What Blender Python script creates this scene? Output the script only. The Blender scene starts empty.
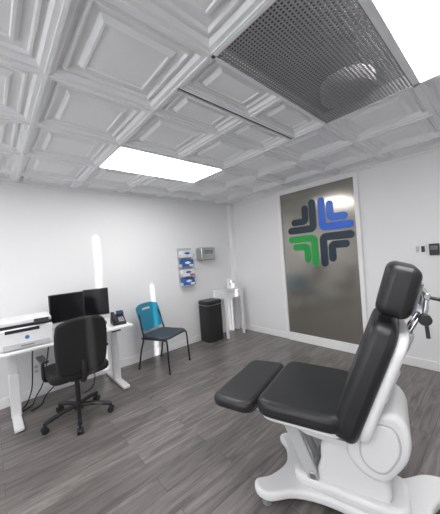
import bpy, bmesh, math, random
from mathutils import Vector, Matrix
random.seed(3)
C=bpy.context.scene.collection
SC=bpy.context.scene
try: SC.view_settings.view_transform='Standard'
except Exception: pass

# ---------------------------------------------------------------- materials
def mat(name,col,rough=.5,metal=0.,var=.0,scale=20.,bump=0.,emit=None,es=0.,spec=.5,coat=0.):
    m=bpy.data.materials.new(name); m.use_nodes=True
    nt=m.node_tree; b=nt.nodes['Principled BSDF']
    b.inputs['Base Color'].default_value=(*col,1); b.inputs['Roughness'].default_value=rough
    b.inputs['Metallic'].default_value=metal
    b.inputs['Specular IOR Level'].default_value=spec
    b.inputs['Coat Weight'].default_value=coat
    tc=nt.nodes.new('ShaderNodeTexCoord'); n=nt.nodes.new('ShaderNodeTexNoise'); n.inputs['Scale'].default_value=scale
    n.inputs['Detail'].default_value=4
    nt.links.new(tc.outputs['Object'],n.inputs['Vector'])
    mx=nt.nodes.new('ShaderNodeMix'); mx.data_type='RGBA'
    mx.inputs[6].default_value=(*[c*(1-var) for c in col],1); mx.inputs[7].default_value=(*[min(1,c*(1+var)) for c in col],1)
    nt.links.new(n.outputs['Fac'],mx.inputs[0]); nt.links.new(mx.outputs[2],b.inputs['Base Color'])
    if bump>0:
        bp=nt.nodes.new('ShaderNodeBump'); bp.inputs['Strength'].default_value=bump; bp.inputs['Distance'].default_value=.004
        nt.links.new(n.outputs['Fac'],bp.inputs['Height']); nt.links.new(bp.outputs['Normal'],b.inputs['Normal'])
    if emit:
        b.inputs['Emission Color'].default_value=(*emit,1); b.inputs['Emission Strength'].default_value=es
    return m
M_wall=mat('wall_paint',(.83,.83,.84),.6,var=.01,scale=60,bump=.08)
M_trim=mat('trim_paint',(.88,.88,.89),.4,var=.01)
M_ceil=mat('ceiling_vinyl',(.85,.86,.87),.38,var=.02,scale=8)
M_tbar=mat('tbar',(.80,.81,.83),.4)
M_light=mat('troffer_diffuser',(1,1,1),.5,emit=(1,.99,.98),es=12.6)
M_black_pl=mat('black_plastic',(.015,.015,.017),.42,var=.1)
M_screen=mat('screen',(.008,.008,.01),.12)
M_mesh=mat('mesh_fabric',(.011,.011,.012),.85,var=.3,scale=300,bump=.5)
M_leather=mat('black_vinyl',(.015,.015,.017),.42,var=.15,scale=140,bump=.10)
M_white=mat('white_plastic',(.80,.80,.81),.28,var=.01,coat=.2)
M_whitemat=mat('white_laminate',(.82,.82,.83),.4,var=.01)
M_grey=mat('grey_plastic',(.25,.26,.27),.45,var=.05)
M_lgrey=mat('light_grey_plastic',(.52,.53,.54),.4,var=.03)
M_metal=mat('brushed_metal',(.55,.56,.57),.3,1.,var=.05)
M_chrome=mat('chrome',(.7,.7,.72),.15,1.)
M_teal=mat('teal_plastic',(.014,.21,.33),.4,var=.05)
M_slate=mat('slate_seat',(.04,.055,.07),.7,var=.15,scale=150,bump=.2)
M_blue=mat('logo_blue',(.01,.14,.70),.3)
M_green=mat('logo_green',(.008,.35,.06),.3)
M_dark=mat('logo_charcoal',(.012,.032,.055),.3)
M_boxblue=mat('carton_blue',(.03,.13,.45),.5,var=.2,scale=40)
M_boxwhite=mat('carton_white',(.75,.77,.8),.5,var=.15,scale=60)
M_red=mat('carton_red',(.5,.05,.05),.5,var=.1)
M_grille=mat('grille_grey',(.28,.28,.29),.6)
M_plenum=mat('plenum_dark',(.04,.04,.045),.8)
M_duct=mat('duct_ring',(.75,.75,.76),.6)
M_slot=mat('slot_dark',(.02,.02,.02),.7)
M_glass=mat('bronze_film_glass',(.34,.325,.29),.16,.75,var=.04,scale=2.)
M_paper=mat('paper',(.85,.85,.85),.7)
M_phone_scr=mat('phone_screen',(.03,.05,.12),.2)
M_fill_panel=mat('fill_panel_glow',(.9,.9,.9),.8,emit=(.95,.97,1),es=3.0)  # glow for the added, unseen side window

def floor_mat():
    m=bpy.data.materials.new('grey_oak_planks'); m.use_nodes=True; nt=m.node_tree; N=nt.nodes; L=nt.links
    b=N['Principled BSDF']
    tc=N.new('ShaderNodeTexCoord')
    br=N.new('ShaderNodeTexBrick'); br.inputs['Scale'].default_value=1
    br.inputs['Brick Width'].default_value=1.22; br.inputs['Row Height'].default_value=.152
    br.inputs['Mortar Size'].default_value=.0018; br.inputs['Mortar Smooth'].default_value=.3
    br.offset=.37
    br.inputs['Color1'].default_value=(.0,.0,.0,1); br.inputs['Color2'].default_value=(1,1,1,1); br.inputs['Mortar'].default_value=(.5,.5,.5,1)
    L.new(tc.outputs['Object'],br.inputs['Vector'])
    mp=N.new('ShaderNodeMapping'); mp.inputs['Scale'].default_value=(1.5,15,1)
    L.new(tc.outputs['Object'],mp.inputs['Vector'])
    addv=N.new('ShaderNodeVectorMath'); addv.operation='ADD'
    sc=N.new('ShaderNodeVectorMath'); sc.operation='SCALE'; sc.inputs['Scale'].default_value=9.
    L.new(br.outputs['Color'],sc.inputs[0]); L.new(mp.outputs['Vector'],addv.inputs[0]); L.new(sc.outputs['Vector'],addv.inputs[1])
    n=N.new('ShaderNodeTexNoise'); n.inputs['Scale'].default_value=1.4; n.inputs['Detail'].default_value=8; n.inputs['Roughness'].default_value=.62; n.inputs['Distortion'].default_value=1.1
    L.new(addv.outputs['Vector'],n.inputs['Vector'])
    r=N.new('ShaderNodeValToRGB'); e=r.color_ramp.elements
    e[0].position=.30; e[0].color=(.078,.069,.066,1); e[1].position=.70; e[1].color=(.245,.226,.218,1)
    k=r.color_ramp.elements.new(.5); k.color=(.162,.147,.142,1)
    L.new(n.outputs['Fac'],r.inputs['Fac'])
    tone=N.new('ShaderNodeMapRange'); tone.inputs['To Min'].default_value=.80; tone.inputs['To Max'].default_value=1.16
    L.new(br.outputs['Color'],tone.inputs['Value'])
    mul=N.new('ShaderNodeVectorMath'); mul.operation='SCALE'
    L.new(r.outputs['Color'],mul.inputs[0]); L.new(tone.outputs['Result'],mul.inputs['Scale'])
    mx=N.new('ShaderNodeMix'); mx.data_type='RGBA'; mx.inputs[7].default_value=(.06,.054,.05,1)
    L.new(br.outputs['Fac'],mx.inputs[0]); L.new(mul.outputs['Vector'],mx.inputs[6]); L.new(mx.outputs[2],b.inputs['Base Color'])
    b.inputs['Roughness'].default_value=.30
    bp=N.new('ShaderNodeBump'); bp.inputs['Strength'].default_value=.10; bp.inputs['Distance'].default_value=.002
    L.new(n.outputs['Fac'],bp.inputs['Height']); L.new(bp.outputs['Normal'],b.inputs['Normal'])
    return m
M_floor=floor_mat()

# ---------------------------------------------------------------- helpers
def root(name,loc=(0,0,0),rz=0.):
    e=bpy.data.objects.new(name,None); e.empty_display_size=.1; C.objects.link(e)
    e.location=loc; e.rotation_euler=(0,0,math.radians(rz)); return e
def fin(parent,name,bm,m,bevel=0.,seg=3,smooth=True,M=None,subsurf=0,angle=35):
    bmesh.ops.recalc_face_normals(bm,faces=bm.faces)
    me=bpy.data.meshes.new(name); bm.to_mesh(me); bm.free()
    if M is not None: me.transform(M)
    ms=m if isinstance(m,(list,tuple)) else [m]
    for k in ms: me.materials.append(k)
    o=bpy.data.objects.new(name,me); C.objects.link(o)
    if parent: o.parent=parent
    if smooth:
        for p in me.polygons: p.use_smooth=True
    if bevel>0:
        b=o.modifiers.new('b','BEVEL'); b.width=bevel; b.segments=seg; b.limit_method='ANGLE'; b.angle_limit=math.radians(angle); b.harden_normals=False
    if subsurf:
        s=o.modifiers.new('s','SUBSURF'); s.levels=subsurf; s.render_levels=subsurf
    if smooth:
        try:
            me.set_sharp_from_angle(angle=math.radians(50))
        except Exception: pass
    return o
def box(parent,name,c,s,m,bevel=.004,seg=2,rot=None,pivot=None):
    bm=bmesh.new(); bmesh.ops.create_cube(bm,size=1)
    for v in bm.verts: v.co=Vector((v.co.x*s[0],v.co.y*s[1],v.co.z*s[2]))
    M=Matrix.Translation(c)
    if rot:
        from mathutils import Euler
        M=M@Euler([math.radians(a) for a in rot]).to_matrix().to_4x4()
    return fin(parent,name,bm,m,bevel,seg,bevel>0,M)
def cyl(parent,name,p0,p1,r,m,r2=None,n=24,bevel=0.):
    p0=Vector(p0);p1=Vector(p1); d=p1-p0
    bm=bmesh.new(); bmesh.ops.create_cone(bm,cap_ends=True,segments=n,radius1=r,radius2=r if r2 is None else r2,depth=d.length)
    M=Matrix.Translation((p0+p1)/2)@d.to_track_quat('Z','Y').to_matrix().to_4x4()
    return fin(parent,name,bm,m,bevel,2,True,M)
def spline(pts,k=6):
    pts=[Vector(p) for p in pts]; out=[]
    for i in range(len(pts)-1):
        a=pts[max(i-1,0)];b=pts[i];c=pts[i+1];d=pts[min(i+2,len(pts)-1)]
        for j in range(k):
            t=j/k
            out.append(.5*((2*b)+(c-a)*t+(2*a-5*b+4*c-d)*t*t+(3*b-a-3*c+d)*t**3))
    out.append(pts[-1]); return out
def tube(parent,name,pts,r,m,smooth_k=6,n=10):
    P=spline(pts,smooth_k) if smooth_k>1 else [Vector(p) for p in pts]
    bm=bmesh.new(); rings=[]; prev=None
    for i,p in enumerate(P):
        t=(P[min(i+1,len(P)-1)]-P[max(i-1,0)]).normalized()
        if prev is None:
            u=t.orthogonal().normalized()
        else:
            u=(prev-t*prev.dot(t)).normalized()
        prev=u; w=t.cross(u)
        rings.append([bm.verts.new(p+r*(math.cos(2*math.pi*k/n)*u+math.sin(2*math.pi*k/n)*w)) for k in range(n)])
    for a,b in zip(rings,rings[1:]):
        for k in range(n): bm.faces.new((a[k],a[(k+1)%n],b[(k+1)%n],b[k]))
    bm.faces.new(rings[0][::-1]); bm.faces.new(rings[-1])
    return fin(parent,name,bm,m)
def rr(wb,wt,h,r,n=6):
    cs=[(-wb/2,0),(wb/2,0),(wt/2,h),(-wt/2,h)]; out=[]
    for i in range(4):
        p=Vector(cs[i]);a=(Vector(cs[i-1])-p).normalized();b=(Vector(cs[(i+1)%4])-p).normalized()
        s=p+a*r;e=p+b*r
        for j in range(n+1):
            t=j/n; out.append((1-t)**2*s+2*t*(1-t)*p+t*t*e)
    return out
def slab(parent,name,outline,th,m,bevel=.01,seg=3,M=None,angle=35):
    bm=bmesh.new(); lo=[bm.verts.new((p[0],p[1],0)) for p in outline]; hi=[bm.verts.new((p[0],p[1],th)) for p in outline]
    n=len(lo)
    bm.faces.new(lo[::-1]); bm.faces.new(hi)
    for i in range(n): bm.faces.new((lo[i],lo[(i+1)%n],hi[(i+1)%n],hi[i]))
    return fin(parent,name,bm,m,bevel,seg,True,M,angle=angle)
def fr(o,X,Y):
    X=Vector(X).normalized();Y=Vector(Y).normalized();Z=X.cross(Y)
    return Matrix(((X.x,Y.x,Z.x,o[0]),(X.y,Y.y,Z.y,o[1]),(X.z,Y.z,Z.z,o[2]),(0,0,0,1)))
def smooth_outline(pts,k=5):
    P=[Vector((p[0],p[1],0)) for p in pts]; n=len(P); out=[]
    for i in range(n):
        a,b,c,d=P[i-1],P[i],P[(i+1)%n],P[(i+2)%n]
        for j in range(k):
            t=j/k; q=.5*((2*b)+(c-a)*t+(2*a-5*b+4*c-d)*t*t+(3*b-a-3*c+d)*t**3); out.append((q.x,q.y))
    return out

# ---------------------------------------------------------------- room shell
XW,YW,H=3.704,3.732,2.478
XB,YB=-2.3,-1.7
def quadbox(name,lo,hi,m,bevel=0):
    c=[(a+b)/2 for a,b in zip(lo,hi)]; s=[b-a for a,b in zip(lo,hi)]
    return box(None,name,c,s,m,bevel)
quadbox('floor',(XB-.1,YB-.1,-.1),(XW+.1,YW+.1,0),M_floor)
quadbox('wall_left',(XB-.1,YW,0),(XW+.1,YW+.1,H+.3),M_wall)
quadbox('wall_right',(XW,YB-.1,0),(XW+.1,YW,H+.3),M_wall)
quadbox('wall_side',(XB-.1,YB-.1,0),(XB,YW,H+.3),M_wall)
az=.40
def slit(xw): return xw-az*(YW-YB)
slits=[(slit(1.11),.045,.3,2.36),(slit(1.88),.045,.3,1.62),(slit(3.50),.045,.3,1.50)]  # unseen gaps cut in the back wall to shape the sun streaks
bm=bmesh.new()
def addbox(bm,lo,hi):
    r=bmesh.ops.create_cube(bm,size=1)
    for v in r['verts']:
        v.co=Vector([(lo[i]+hi[i])/2+v.co[i]*(hi[i]-lo[i]) for i in range(3)])
    return r['verts']
x=XB-.1
for (sx,w,z0,z1) in slits:
    addbox(bm,(x,YB-.02,0),(sx-w/2,YB,H+.3)); addbox(bm,(sx-w/2,YB-.02,0),(sx+w/2,YB,z0)); addbox(bm,(sx-w/2,YB-.02,z1),(sx+w/2,YB,H+.3)); x=sx+w/2
addbox(bm,(x,YB-.02,0),(XW+.1,YB,H+.3))
fin(None,'wall_back_gobo',bm,M_wall,0,smooth=False)
e=root('added_fill_window',(XB,.6,1.35))  # unseen window with a glowing panel, added to brighten walls and ceiling
box(e,'fill_panel',(.012,0,0),(.01,2.4,1.7),M_fill_panel,0)
for n,c,s in (('f1',(.03,-1.24,0),(.06,.08,1.86)),('f2',(.03,1.24,0),(.06,.08,1.86)),('f3',(.03,0,.89),(.06,2.4,.08)),('f4',(.03,0,-.89),(.06,2.4,.08)),('mullion',(.03,0,0),(.04,.05,1.7))):
    box(e,n,c,s,M_trim,.004)
bbh=.105
quadbox('baseboard_left',(XB,YW-.015,0),(XW-.1,YW,bbh),M_trim,.004)
quadbox('baseboard_right',(XW-.015,YB,0),(XW,YW-.1,bbh),M_trim,.004)
quadbox('trim_1',(XW-.095,YW-.095,0),(XW,YW,H),M_trim,.004)
quadbox('trim_2',(XB,YW-.02,H-.025),(XW-.095,YW,H),M_trim,.002)
quadbox('trim_3',(XW-.02,YB,H-.025),(XW,YW-.095,H),M_trim,.002)

# ceiling: embossed tiles
T=.61; GX,GY=.893,.956
prof=[(.000,0),(.010,0),(.010,.009),(.034,.010),(.046,.034),(.062,.038),(.069,.023),(.080,.023),(.086,.040),(.122,.042),(.140,.019),(.152,.019),(.157,.026),(.26,.026)]
bm=bmesh.new()
def tile(x0,y0,x1,y1):
    sx=(x1-x0);sy=(y1-y0); cx=(x0+x1)/2;cy=(y0+y1)/2; prev=None
    for d,z in prof:
        fx=min(1,sx/T); fy=min(1,sy/T)
        hx=sx/2-d*fx; hy=sy/2-d*fy
        ring=[bm.verts.new((cx+a*hx,cy+b*hy,H+z)) for a,b in((-1,-1),(1,-1),(1,1),(-1,1))]
        if prev:
            for k in range(4):
                f=bm.faces.new((prev[k],prev[(k+1)%4],ring[(k+1)%4],ring[k]))
        prev=ring
    bm.faces.new(prev)
lights=[(0,2),(0,-2),(-4,2),(-4,-2)]  # first two are in view; last two are unseen panels added as fill
special=set()
for (i,j) in lights: special|={(i,j),(i+1,j)}
special|={(0,-1),(1,-1)}
for i in range(-6,6):
    for j in range(-5,6):
        x0=max(GX+T*i,XB);x1=min(GX+T*(i+1),XW);y0=max(GY+T*j,YB);y1=min(GY+T*(j+1),YW)
        if x1-x0<.03 or y1-y0<.03 or (i,j) in special: continue
        if j==0 and i in (0,1):
            tile(x0,y0,x1,y0+.275); tile(x0,y1-.275,x1,y1); continue
        tile(x0,y0,x1,y1)
fin(None,'ceiling',bm,M_ceil,0,smooth=False)
quadbox('ceiling_slab',(XB-.1,YB-.1,H+.2),(XW+.1,YW+.1,H+.3),M_wall)
for (i,j) in lights:
    x0=GX+T*i;y0=GY+T*j
    e=root('ceiling_light_panel',(x0+T,y0+T/2,H))
    for n,lo,hi in (('frame_a',(-T,-T/2,-.002),(T,-T/2+.018,.02)),('frame_b',(-T,T/2-.018,-.002),(T,T/2,.02)),('frame_c',(-T,-T/2,-.002),(-T+.018,T/2,.02)),('frame_d',(T-.018,-T/2,-.002),(T,T/2,.02))):
        box(e,n,[(a+b)/2 for a,b in zip(lo,hi)],[b-a for a,b in zip(lo,hi)],M_tbar,0)
    box(e,'diffuser',(0,0,.012),(2*T-.03,T-.03,.01),M_light,0)
# return air grille
e=root('ceiling_air_grille',(GX+T,GY-T/2,H))
bm=bmesh.new(); p=.0190; w=.0072
k=-T+.02
while k<T-.02:
    addbox(bm,(k,-T/2+.01,.0),(k+w,T/2-.01,.003)); k+=p
k=-T/2+.02
while k<T/2-.02:
    addbox(bm,(-T+.01,k,.0002),(T-.01,k+w,.0032)); k+=p
fin(e,'grid',bm,M_grille,0,smooth=False)
for n,lo,hi in (('frame_a',(-T,-T/2,-.003),(T,-T/2+.02,.02)),('frame_b',(-T,T/2-.02,-.003),(T,T/2,.02)),('frame_c',(-T,-T/2,-.003),(-T+.02,T/2,.02)),('frame_d',(T-.02,-T/2,-.003),(T,T/2,.02))):
    box(e,n,[(a+b)/2 for a,b in zip(lo,hi)],[b-a for a,b in zip(lo,hi)],M_tbar,0)
box(e,'plenum',(0,0,.10),(2*T,T,.01),M_plenum,0)
cyl(e,'duct_opening',(.34,.02,.006),(.34,.02,.09),.165,M_duct,n=40)
# slot diffuser
e=root('linear_slot_diffuser',(GX+T,GY+T/2,H))
box(e,'rail_a',(0,-.021,.006),(2*T,.018,.014),M_tbar,0); box(e,'rail_b',(0,.021,.006),(2*T,.018,.014),M_tbar,0)
box(e,'slot',(0,0,.012),(2*T,.026,.006),M_slot,0)

# glass panel + logo on right wall
gy0,gy1,gz0,gz1=1.345,2.505,.13,2.40
e=root('window_1',(XW,0,0))
box(e,'glass',(-.012,(gy0+gy1)/2,(gz0+gz1)/2),(.012,gy1-gy0+.02,gz1-gz0+.02),M_glass,0)
f=.055
box(e,'frame_left',(-.02,gy1+f/2,1.27),(.04,f,2.40),M_trim,.004)
box(e,'frame_right',(-.02,gy0-f/2,1.27),(.04,f,2.40),M_trim,.004)
box(e,'frame_top',(-.02,(gy0+gy1)/2,gz1+.036),(.04,gy1-gy0,.072),M_trim,.004)
box(e,'frame_bottom',(-.02,(gy0+gy1)/2,gz0/2+.001),(.04,gy1-gy0,gz0-.002),M_trim,.004)
def L_outline(a,l,t,n=6):
    out=[]
    out+= [(a+t*.9,a)]+[(l-t/2+math.cos(q)*t/2,a+t/2+math.sin(q)*t/2) for q in [math.pi*(-.5+i/8) for i in range(9)]]
    out+= [(a+t,a+t)]
    out+= [(a+t/2+math.cos(q)*t/2,l-t/2+math.sin(q)*t/2) for q in [math.pi*(i/8) for i in range(9)]]
    out+= [(a,a+t*.9)]+[(a+t*.9-math.cos(q)*t*.9,a+t*.9-math.sin(q)*t*.9) for q in [math.pi*.5*(i/5) for i in range(1,5)]]
    return out
e=root('wall_logo_sign',(XW-.018,1.885,1.715))
for nm,sx,sz,m in (('blue',1,1,M_blue),('green',-1,-1,M_green),('charcoal_a',-1,1,M_dark),('charcoal_b',1,-1,M_dark)):
    for q,(a,l,t) in enumerate(((.018,.51,.108),(.142,.44,.105))):
        o=L_outline(a,l,t)
        pts=[(px*sx,py*sz) for px,py in o]
        if sx*sz<0: pts=pts[::-1]
        slab(e,'%s_bar_%d'%(nm,q),pts,.006,m,0,M=fr((0,0,0),(0,-1,0),(0,0,1)))
# switches
e=root('light_switch_plate',(XW-.006,.68,1.385))
box(e,'plate',(0,0,0),(.010,.115,.12),M_whitemat,.003)
box(e,'rocker_1',(-.007,-.025,0),(.006,.033,.068),M_black_pl,.002); box(e,'rocker_2',(-.007,.025,0),(.006,.033,.068),M_lgrey,.002)
e=root('wall_thermostat',(XW-.012,.555,1.375))
box(e,'body',(0,0,0),(.024,.09,.13),M_black_pl,.006); box(e,'display',(-.0125,0,.02),(.003,.065,.05),M_screen,.001)

# ---------------------------------------------------------------- desk
D=root('standing_desk',(.63,3.36,0))
box(D,'top',(0,0,.727),(1.24,.66,.028),M_whitemat,.006)
for s in(-1,1):
    x=s*.50
    box(D,'foot_%d'%s,(x,0,.022),(.075,.62,.034),M_white,.008)
    box(D,'column_outer_%d'%s,(x,.0,.24),(.085,.06,.42),M_white,.005)
    box(D,'column_inner_%d'%s,(x,.0,.55),(.07,.048,.30),M_white,.004)
    box(D,'bracket_%d'%s,(x,0,.70),(.06,.5,.025),M_white,.004)
    for yy in(-.28,.28): cyl(D,'glide_%d_%.1f'%(s,yy),(x,yy,0),(x,yy,.01),.02,M_black_pl)
box(D,'crossbar',(0,.06,.685),(1.0,.05,.04),M_white,.004)
box(D,'control_box',(.25,.0,.695),(.22,.09,.03),M_black_pl,.004)
box(D,'keypad',(.42,-.315,.708),(.10,.03,.018),M_black_pl,.003)
for k,(a,b) in enumerate((((-.30,.22,.70),(-.42,.25,.02)),((-.15,.25,.70),(-.36,.22,.02)),((.1,.26,.70),(-.28,.15,.02)),((.30,.22,.70),(.22,.12,.02)))):
    A=Vector(a);B=Vector(b)
    tube(D,'cable_%d'%k,[A,A+Vector((-.02,.01,-.2)),(A+B)/2+Vector((.02,-.02,-.15)),B+Vector((.05,0,.05)),B+Vector((0,-.05,-.012)),B+Vector((-.1,-.12,-.012))],.0065,M_black_pl)

# printer
P=root('laser_printer',(.245,3.25,.742),-2)
box(P,'body',(0,0,.105),(.42,.36,.19),M_white,.015,3)
box(P,'top_section',(0,.0,.212),(.405,.33,.03),M_black_pl,.004)
box(P,'upper_scanner',(0,.01,.245),(.41,.33,.045),M_white,.012,3)
box(P,'output_recess',(-.03,-.178,.175),(.26,.012,.03),M_black_pl,.002)
box(P,'control_panel',(.12,-.175,.235),(.12,.035,.045),M_black_pl,.004,rot=(-20,0,0))
box(P,'paper_tray',(0,-.182,.035),(.36,.012,.05),M_lgrey,.003)
box(P,'tray_handle',(0,-.19,.035),(.1,.006,.012),M_grey,.001)
cyl(P,'badge',(0.0,-.1795,.105),(0.0,-.1835,.105),.018,mat('badge_blue',(.02,.2,.5),.4))
for a in(-1,1):
    for b in(-1,1): cyl(P,'pad_%d%d'%(a,b),(a*.15,b*.13,0),(a*.15,b*.13,.01),.014,M_black_pl)
# monitors
def monitor(loc,rz,w,h):
    R=root('computer_monitor',loc,rz)
    box(R,'panel',(0,0,.11+h/2),(w,.03,h),M_black_pl,.006)
    box(R,'screen',(0,-.0155,.11+h/2+.004),(w-.02,.003,h-.028),M_screen,0)
    box(R,'neck',(0,.03,.12),(.05,.022,.22),M_black_pl,.004)
    box(R,'foot',(0,.02,.006),(.20,.16,.012),M_black_pl,.004)
monitor((.66,3.46,.742),4,.36,.32)
monitor((.975,3.44,.742),-14,.28,.33)
K=root('keyboard',(.76,3.13,.742)); box(K,'base',(0,0,.008),(.40,.13,.014),M_black_pl,.004)
for r_ in range(4): box(K,'key_row_%d'%r_,(0,-.045+.03*r_,.017),(.37,.022,.005),M_grey,.001)
# phone
Ph=root('desk_phone',(1.145,3.22,.742),-8)
pf=[(-.09,0),(.09,0),(.09,.05),(.05,.11),(-.0,.075),(-.09,.03)]
slab(Ph,'base',[(y,z) for y,z in pf],.15,M_black_pl,.005,M=fr((-.075,0,0),(0,1,0),(0,0,1)))
box(Ph,'handset',(-.050,-.01,.095),(.045,.19,.03),M_black_pl,.012,3,rot=(22,0,0))
box(Ph,'display',(.03,.035,.115),(.08,.06,.05),M_phone_scr,.004,rot=(30,0,0))
for a in range(3):
    for b in range(4): box(Ph,'key_%d%d'%(a,b),(.005+.022*a,-.075+.022*b,.044+.0095*b),(.015,.012,.006),M_lgrey,.001,rot=(22,0,0))

# office chair
O=root('office_chair',(.585,2.88,0),4)
for k in range(5):
    a=math.radians(90+72*k+20); d=Vector((math.cos(a),math.sin(a),0))
    tube(O,'base_leg_%d'%k,[d*.03+Vector((0,0,.125)),d*.15+Vector((0,0,.115)),d*.29+Vector((0,0,.085))],.02,M_black_pl)
    q=d*.29; s=Vector((-d.y,d.x,0))
    cyl(O,'caster_a_%d'%k,q+s*.008+Vector((0,0,.028)),q+s*.026+Vector((0,0,.028)),.028,M_black_pl)
    cyl(O,'caster_b_%d'%k,q-s*.026+Vector((0,0,.028)),q-s*.008+Vector((0,0,.028)),.028,M_black_pl)
    cyl(O,'stem_%d'%k,q+Vector((0,0,.03)),q+Vector((0,0,.09)),.011,M_black_pl)
cyl(O,'hub',(0,0,.09),(0,0,.16),.04,M_black_pl,.03); cyl(O,'gas_lift',(0,0,.15),(0,0,.42),.022,M_black_pl)
box(O,'tilt_mechanism',(0,0,.425),(.16,.22,.05),M_black_pl,.01)
slab(O,'seat',smooth_outline([(-.23,-.2),(0,-.225),(.23,-.2),(.25,0),(.23,.2),(0,.235),(-.23,.2),(-.25,0)]),.08,M_mesh,.03,4,M=Matrix.Translation((0,0,.45)))
tube(O,'back_support',[(0,-.05,.42),(0,-.18,.42),(0,-.235,.45),(0,-.245,.54),(0,-.235,.62)],.022,M_black_pl)
th=math.radians(5)
slab(O,'backrest',smooth_outline([(-.17,0),(0,-.015),(.17,0),(.21,.08),(.222,.28),(.205,.43),(.13,.475),(0,.49),(-.13,.475),(-.205,.43),(-.222,.28),(-.21,.08)]),.05,M_mesh,.02,4,M=fr((0,-.19,.53),(1,0,0),(0,-math.sin(th),math.cos(th))))
for s in(-1,1):
    tube(O,'arm_post_%d'%s,[(s*.20,.02,.44),(s*.26,.02,.46),(s*.27,.0,.56),(s*.265,.0,.64)],.014,M_black_pl)
    box(O,'arm_pad_%d'%s,(s*.265,.02,.65),(.06,.22,.025),M_black_pl,.01,3)

# blue guest chair
B=root('guest_chair',(1.79,3.30,0),22)
for s in(-1,1):
    tube(B,'front_leg_%d'%s,[(s*.235,-.245,.012),(s*.232,-.235,.2),(s*.225,-.225,.40),(s*.222,-.19,.425),(s*.222,.0,.425),(s*.222,.20,.425)],.0115,M_black_pl)
    tube(B,'rear_leg_%d'%s,[(s*.235,.27,.012),(s*.230,.22,.25),(s*.222,.17,.425),(s*.215,.20,.58),(s*.20,.245,.74)],.0115,M_black_pl)
    for yy in(-.245,.27): cyl(B,'glide_%d_%.1f'%(s,yy),(s*.235,yy,0),(s*.235,yy,.02),.015,M_black_pl)
tube(B,'cross_rail',[(-.222,.17,.42),(.222,.17,.42)],.01,M_black_pl,1)
slab(B,'seat',smooth_outline([(-.21,-.22),(0,-.24),(.21,-.22),(.225,0),(.20,.2),(0,.215),(-.20,.2),(-.225,0)]),.035,M_slate,.014,3,M=Matrix.Translation((0,0,.432)))
bm=bmesh.new(); nx,nz=16,12; W,Hh=.46,.37; grid={}
for side in(0,1):
    for i in range(nx+1):
        for j in range(nz+1):
            u=-1+2*i/nx; v=j/nz
            wid=W/2*(1-.10*(1-v)**2-.06*(v**6))
            xx=u*wid; zz=.50+v*Hh-.035*(abs(u)**3)*(1 if v>.5 else -1)*(abs(v-.5)*2)
            yy=.215+.10*v-.045*u*u+.010*side
            grid[side,i,j]=bm.verts.new((xx,yy,zz))
hole=lambda i,j: 5<=i<11 and 9<=j<10
for i in range(nx):
    for j in range(nz):
        if hole(i,j): continue
        for side in(0,1): bm.faces.new([grid[side,i,j],grid[side,i+1,j],grid[side,i+1,j+1],grid[side,i,j+1]])
def edge(a,b): bm.faces.new([grid[0,*a],grid[0,*b],grid[1,*b],grid[1,*a]])
for i in range(nx): edge((i,0),(i+1,0)); edge((i,nz),(i+1,nz))
for j in range(nz): edge((0,j),(0,j+1)); edge((nx,j),(nx,j+1))
for i in range(5,11): edge((i,9),(i+1,9)); edge((i,10),(i+1,10))
edge((5,9),(5,10)); edge((11,9),(11,10))
fin(B,'backrest',bm,M_teal)

# waste bin
W_=root('waste_bin',(2.84,3.52,0),0)
slab(W_,'body',rr(.33,.33,.28,.06),.62,M_black_pl,.006,2,M=Matrix.Translation((0,-.14,.03)))
slab(W_,'base',rr(.31,.31,.26,.06),.03,M_grey,.002,2,M=Matrix.Translation((0,-.13,0)))
slab(W_,'lid',rr(.34,.34,.29,.065),.07,M_black_pl,.025,4,M=Matrix.Translation((0,-.145,.655)))
slab(W_,'rim',rr(.335,.335,.285,.062),.008,M_metal,0,1,M=Matrix.Translation((0,-.1425,.648)))
box(W_,'pedal',(0,-.17,.02),(.10,.06,.012),M_metal,.003)

# corner side table
S=root('side_table',(3.30,3.535,0))
box(S,'top',(0,0,.835),(.46,.34,.03),M_whitemat,.004)
for a in(-1,1):
    for b in(-1,1): box(S,'leg_%d%d'%(a,b),(a*.205,b*.145,.41),(.04,.04,.82),M_whitemat,.003)
box(S,'apron_front',(0,-.15,.76),(.40,.018,.12),M_whitemat,.002); box(S,'apron_l',(-.21,0,.76),(.018,.28,.12),M_whitemat,.002); box(S,'apron_r',(.21,0,.76),(.018,.28,.12),M_whitemat,.002); box(S,'apron_b',(0,.15,.76),(.40,.018,.12),M_whitemat,.002)
Sp=root('soap_dispenser_bottle',(3.30,3.50,.85))
cyl(Sp,'bottle',(0,0,0),(0,0,.15),.035,M_white,.030,bevel=.006); cyl(Sp,'neck',(0,0,.15),(0,0,.175),.013,M_white); cyl(Sp,'stem',(0,0,.175),(0,0,.20),.006,M_white); box(Sp,'nozzle',(-.015,-.005,.203),(.055,.016,.012),M_white,.003)
Sq=root('tissue_box',(3.43,3.58,.85)); box(Sq,'carton',(0,0,.045),(.12,.12,.09),M_boxwhite,.004); slab(Sq,'tissue',smooth_outline([(-.03,0),(.03,0),(.04,.04),(.0,.07),(-.035,.045)],3),.004,M_paper,0,M=fr((0,0,.088),(1,0,0),(0,0,1)))

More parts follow.
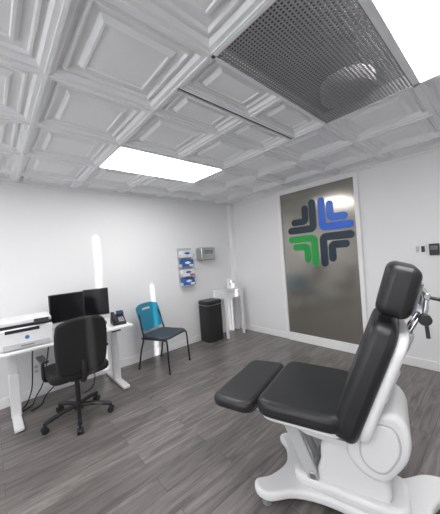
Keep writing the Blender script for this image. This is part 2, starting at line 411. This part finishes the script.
# glove holder
G=root('glove_box_holder',(2.52,YW,1.33))
box(G,'back_plate',(0,-.006,0),(.28,.008,.64),M_lgrey,.002)
for k,(z,m) in enumerate(((.22,M_boxwhite),(.06,M_boxblue),(-.10,M_boxwhite),(-.25,M_boxblue))):
    box(G,'carton_%d'%k,(0,-.055,z),(.235,.085,.115),m,.002)
    slab(G,'opening_%d'%k,smooth_outline([(-.06,-.0),(0,-.022),(.06,0),(0,.022)],6),.003,M_paper if m is M_boxblue else M_boxblue,0,M=fr((0,-.0955,z+.01),(1,0,0),(0,0,1)))
    box(G,'label_%d'%k,(.07,-.0985,z-.035),(.08,.003,.028),M_red if k==2 else M_paper,0)
    box(G,'shelf_%d'%k,(0,-.055,z-.061),(.26,.10,.006),M_lgrey,.001)
    for s in(-1,1): box(G,'side_%d_%d'%(k,s),(s*.127,-.055,z-.035),(.005,.10,.05),M_lgrey,.001)
# towel dispenser
Tn=root('paper_towel_dispenser',(2.93,YW,1.53))
box(Tn,'housing',(0,-.085,0),(.32,.17,.22),M_metal,.02,4); box(Tn,'cover_window',(0,-.172,.03),(.2,.004,.07),M_grey,.002)
box(Tn,'outlet',(0,-.09,-.112),(.22,.08,.006),M_black_pl,.001); box(Tn,'paper',(0,-.09,-.135),(.18,.004,.05),M_paper,0)
Ou=root('wall_outlet',(.35,YW-.004,.32)); box(Ou,'plate',(0,0,0),(.075,.008,.12),M_whitemat,.002); box(Ou,'socket_1',(0,-.005,.025),(.035,.004,.03),M_lgrey,.001); box(Ou,'socket_2',(0,-.005,-.025),(.035,.004,.03),M_lgrey,.001)

# ---------------------------------------------------------------- exam chair
E=root('medical_exam_chair',(1.455,.838,0),15)
base=smooth_outline([(-.27,.31),(-.21,.34),(-.14,.27),(0,.22),(.14,.27),(.21,.34),(.27,.31),(.275,.22),(.19,.10),(.15,-.1),(.18,-.38),(.29,-.53),(.30,-.66),(.22,-.69),(.13,-.59),(0,-.54),(-.13,-.59),(-.22,-.69),(-.30,-.66),(-.29,-.53),(-.18,-.38),(-.15,-.1),(-.19,.10),(-.275,.22)],4)
slab(E,'base_skirt',base,.055,M_white,.018,4,M=Matrix.Translation((0,0,.035)),angle=50)
hump=smooth_outline([(-.11,.12),(0,.14),(.11,.12),(.135,0),(.14,-.35),(.10,-.44),(0,-.45),(-.10,-.44),(-.14,-.35),(-.135,0)],4)
slab(E,'base_cover',hump,.075,M_white,.028,4,M=Matrix.Translation((0,0,.08)),angle=50)
for a in(-1,1):
    for b in(.26,-.61): cyl(E,'foot_pad_%d_%.1f'%(a,b),(a*.24,b,0),(a*.24,b,.04),.03,M_grey)
def yz(name,pts,x0,x1,m,bev=.02,k=5,sm=True):
    o=smooth_outline(pts,k) if sm else pts
    slab(E,name,o,x1-x0,m,bev,4,M=fr((x0,0,0),(0,1,0),(0,0,1)),angle=50)
yz('column_lower',[(-.34,.13),(-.02,.13),(-.03,.26),(-.06,.38),(-.28,.40),(-.36,.28)],-.105,.105,M_white,.022)
yz('column_bellows',[(-.30,.34),(-.07,.34),(-.03,.44),(-.02,.50),(-.32,.50),(-.34,.42)],-.088,.088,M_grey,.01)
yz('column_upper',[(-.33,.41),(.02,.41),(.10,.46),(.15,.51),(-.34,.51),(-.38,.46)],-.14,.14,M_white,.016)
yz('rear_shroud',[(-.21,.52),(-.26,.60),(-.34,.655),(-.42,.66),(-.465,.59),(-.46,.48),(-.41,.38),(-.34,.31),(-.25,.33),(-.19,.41)],-.185,.185,M_white,.025)
yz('shroud_seam',[(-.30,.595),(-.39,.61),(-.425,.555),(-.42,.47),(-.36,.37),(-.29,.37),(-.25,.43),(-.26,.52)],-.189,.189,M_lgrey,.003)
yz('shroud_panel',[(-.30,.589),(-.387,.603),(-.418,.552),(-.413,.472),(-.357,.378),(-.294,.378),(-.257,.432),(-.267,.517)],-.192,.192,M_white,.006)
for s in(-1,1):
    yz('lift_arm_%d'%s,[(-.02,.15),(.04,.14),(.16,.40),(.20,.49),(.13,.50),(.08,.42)],s*.115-.012,s*.115+.012,M_lgrey,.006)
cyl(E,'lift_actuator',(0,.02,.18),(0,.13,.47),.028,M_metal,bevel=.004)
cyl(E,'lift_pin_low',(-.14,.01,.175),(.14,.01,.175),.022,M_metal,bevel=.004)
cyl(E,'lift_pin_high',(-.14,.145,.455),(.14,.145,.455),.022,M_metal,bevel=.004)
# seat
box(E,'seat_frame',(0,.03,.512),(.46,.44,.03),M_grey,.006)
slab(E,'seat_pan',rr(.54,.56,.46,.09),.035,M_white,.012,3,M=Matrix.Translation((0,-.20,.52)),angle=50)
slab(E,'seat_cushion',rr(.60,.64,.48,.10),.095,M_leather,.035,5,M=Matrix.Translation((0,-.21,.55)),angle=50)
# leg rest
for s in(-1,1):
    tube(E,'legrest_arm_%d'%s,[(s*.16,.20,.50),(s*.16,.36,.50),(s*.16,.50,.51)],.014,M_metal)
tl=math.radians(-2)
slab(E,'legrest_pan',rr(.54,.50,.24,.07),.02,M_black_pl,.006,3,M=fr((0,.31,.515),(1,0,0),(0,math.cos(tl),math.sin(tl))),angle=50)
slab(E,'legrest_cushion',rr(.66,.64,.29,.08),.07,M_leather,.028,5,M=fr((0.02,.295,.53),(1,0,0),(0,math.cos(tl),math.sin(tl))),angle=50)
# backrest
th=math.radians(21); up=Vector((0,-math.sin(th),math.cos(th))); nb=Vector((0,-math.cos(th),-math.sin(th)))
o0=Vector((0,-.115,.525))
slab(E,'backrest_cushion',rr(.58,.50,.64,.11),.125,M_leather,.04,5,M=fr(o0,(1,0,0),up),angle=50)
slab(E,'backrest_shell',rr(.53,.44,.59,.11),.05,M_white,.022,4,M=fr(o0+nb*.120+up*.03,(1,0,0),up),angle=50)
box(E,'backrest_spine',tuple(o0+nb*.175+up*.24),(.16,.05,.34),M_white,.015,3,rot=(21,0,0))
# headrest
h0=o0+up*.66
th2=math.radians(17)
slab(E,'headrest_cushion',rr(.34,.34,.26,.06),.15,M_leather,.045,5,M=fr(h0+nb*(-.005),(1,0,0),(0,-math.sin(th2),math.cos(th2))),angle=50)
hb=h0+nb*.145
box(E,'headrest_plate',tuple(hb+up*.12),(.20,.014,.16),M_grey,.003,rot=(17,0,0))
for s in(-1,1):
    cyl(E,'headrest_post_%d'%s,o0+nb*.15+up*.45+Vector((s*.05,0,0)),o0+nb*.185+up*.72+Vector((s*.05,0,0)),.010,M_chrome)
box(E,'bracket_arm',tuple(hb+nb*.035+up*.075),(.06,.06,.04),M_metal,.004,rot=(17,0,0))
cyl(E,'headrest_joint',hb+nb*.05+up*.05+Vector((-.11,0,0)),hb+nb*.05+up*.05+Vector((.11,0,0)),.020,M_chrome,bevel=.004)
cyl(E,'joint_knob_near',hb+nb*.05+up*.05+Vector((-.145,0,0)),hb+nb*.05+up*.05+Vector((-.11,0,0)),.026,M_black_pl,bevel=.005)
cyl(E,'joint_knob_far',hb+nb*.05+up*.05+Vector((.11,0,0)),hb+nb*.05+up*.05+Vector((.145,0,0)),.026,M_black_pl,bevel=.005)
cyl(E,'upper_joint',hb+nb*.03+up*.15+Vector((-.10,0,0)),hb+nb*.03+up*.15+Vector((.10,0,0)),.016,M_chrome,bevel=.003)
for s in(-1,1):
    cyl(E,'link_bar_%d'%s,hb+nb*.05+up*.05+Vector((s*.085,0,0)),hb+nb*.03+up*.15+Vector((s*.085,0,0)),.010,M_metal)
cyl(E,'clamp_lever',hb+nb*.04+up*.15+Vector((-.10,0,0)),hb+nb*.10+up*.16+Vector((-.11,0,0)),.008,M_black_pl)
cyl(E,'adjust_lever',hb+nb*.06+up*.04+Vector((-.10,0,0)),hb+nb*.09-up*.03+Vector((-.12,0,0)),.008,M_black_pl)
box(E,'slider_block',tuple(o0+nb*.175+up*.56),(.14,.04,.09),M_lgrey,.008,3,rot=(21,0,0))

# ---------------------------------------------------------------- lights
sun=bpy.data.lights.new('sun','SUN'); sun.energy=6.; sun.angle=math.radians(.8); sun.color=(1,.99,.97)
so=bpy.data.objects.new('sun',sun); C.objects.link(so); so.location=(-3,-5,3)
d=Vector((az,1,0)).normalized(); d=Vector((d.x,d.y,-math.tan(math.radians(5)))).normalized()
so.rotation_euler=(-d).to_track_quat('Z','Y').to_euler()
w=bpy.data.worlds.new('world'); SC.world=w; w.use_nodes=True
w.node_tree.nodes['Background'].inputs[0].default_value=(.75,.85,1,1); w.node_tree.nodes['Background'].inputs[1].default_value=1.0

# ---------------------------------------------------------------- camera
yaw,p,t=.8401,-.0056,-.073
F=Vector((math.cos(yaw)*math.cos(p),math.sin(yaw)*math.cos(p),math.sin(p)))
R=Vector((math.sin(yaw),-math.cos(yaw),0)); U=R.cross(F)
R2=R*math.cos(t)+U*math.sin(t); U2=-R*math.sin(t)+U*math.cos(t)
cd=bpy.data.cameras.new('camera'); cam=bpy.data.objects.new('camera',cd); C.objects.link(cam)
cd.sensor_width=36; cd.lens=259.27*36/514; cd.clip_start=.02
Mx=Matrix(((R2.x,U2.x,-F.x,0),(R2.y,U2.y,-F.y,0),(R2.z,U2.z,-F.z,1.48),(0,0,0,1)))
cam.matrix_world=Mx
SC.camera=cam
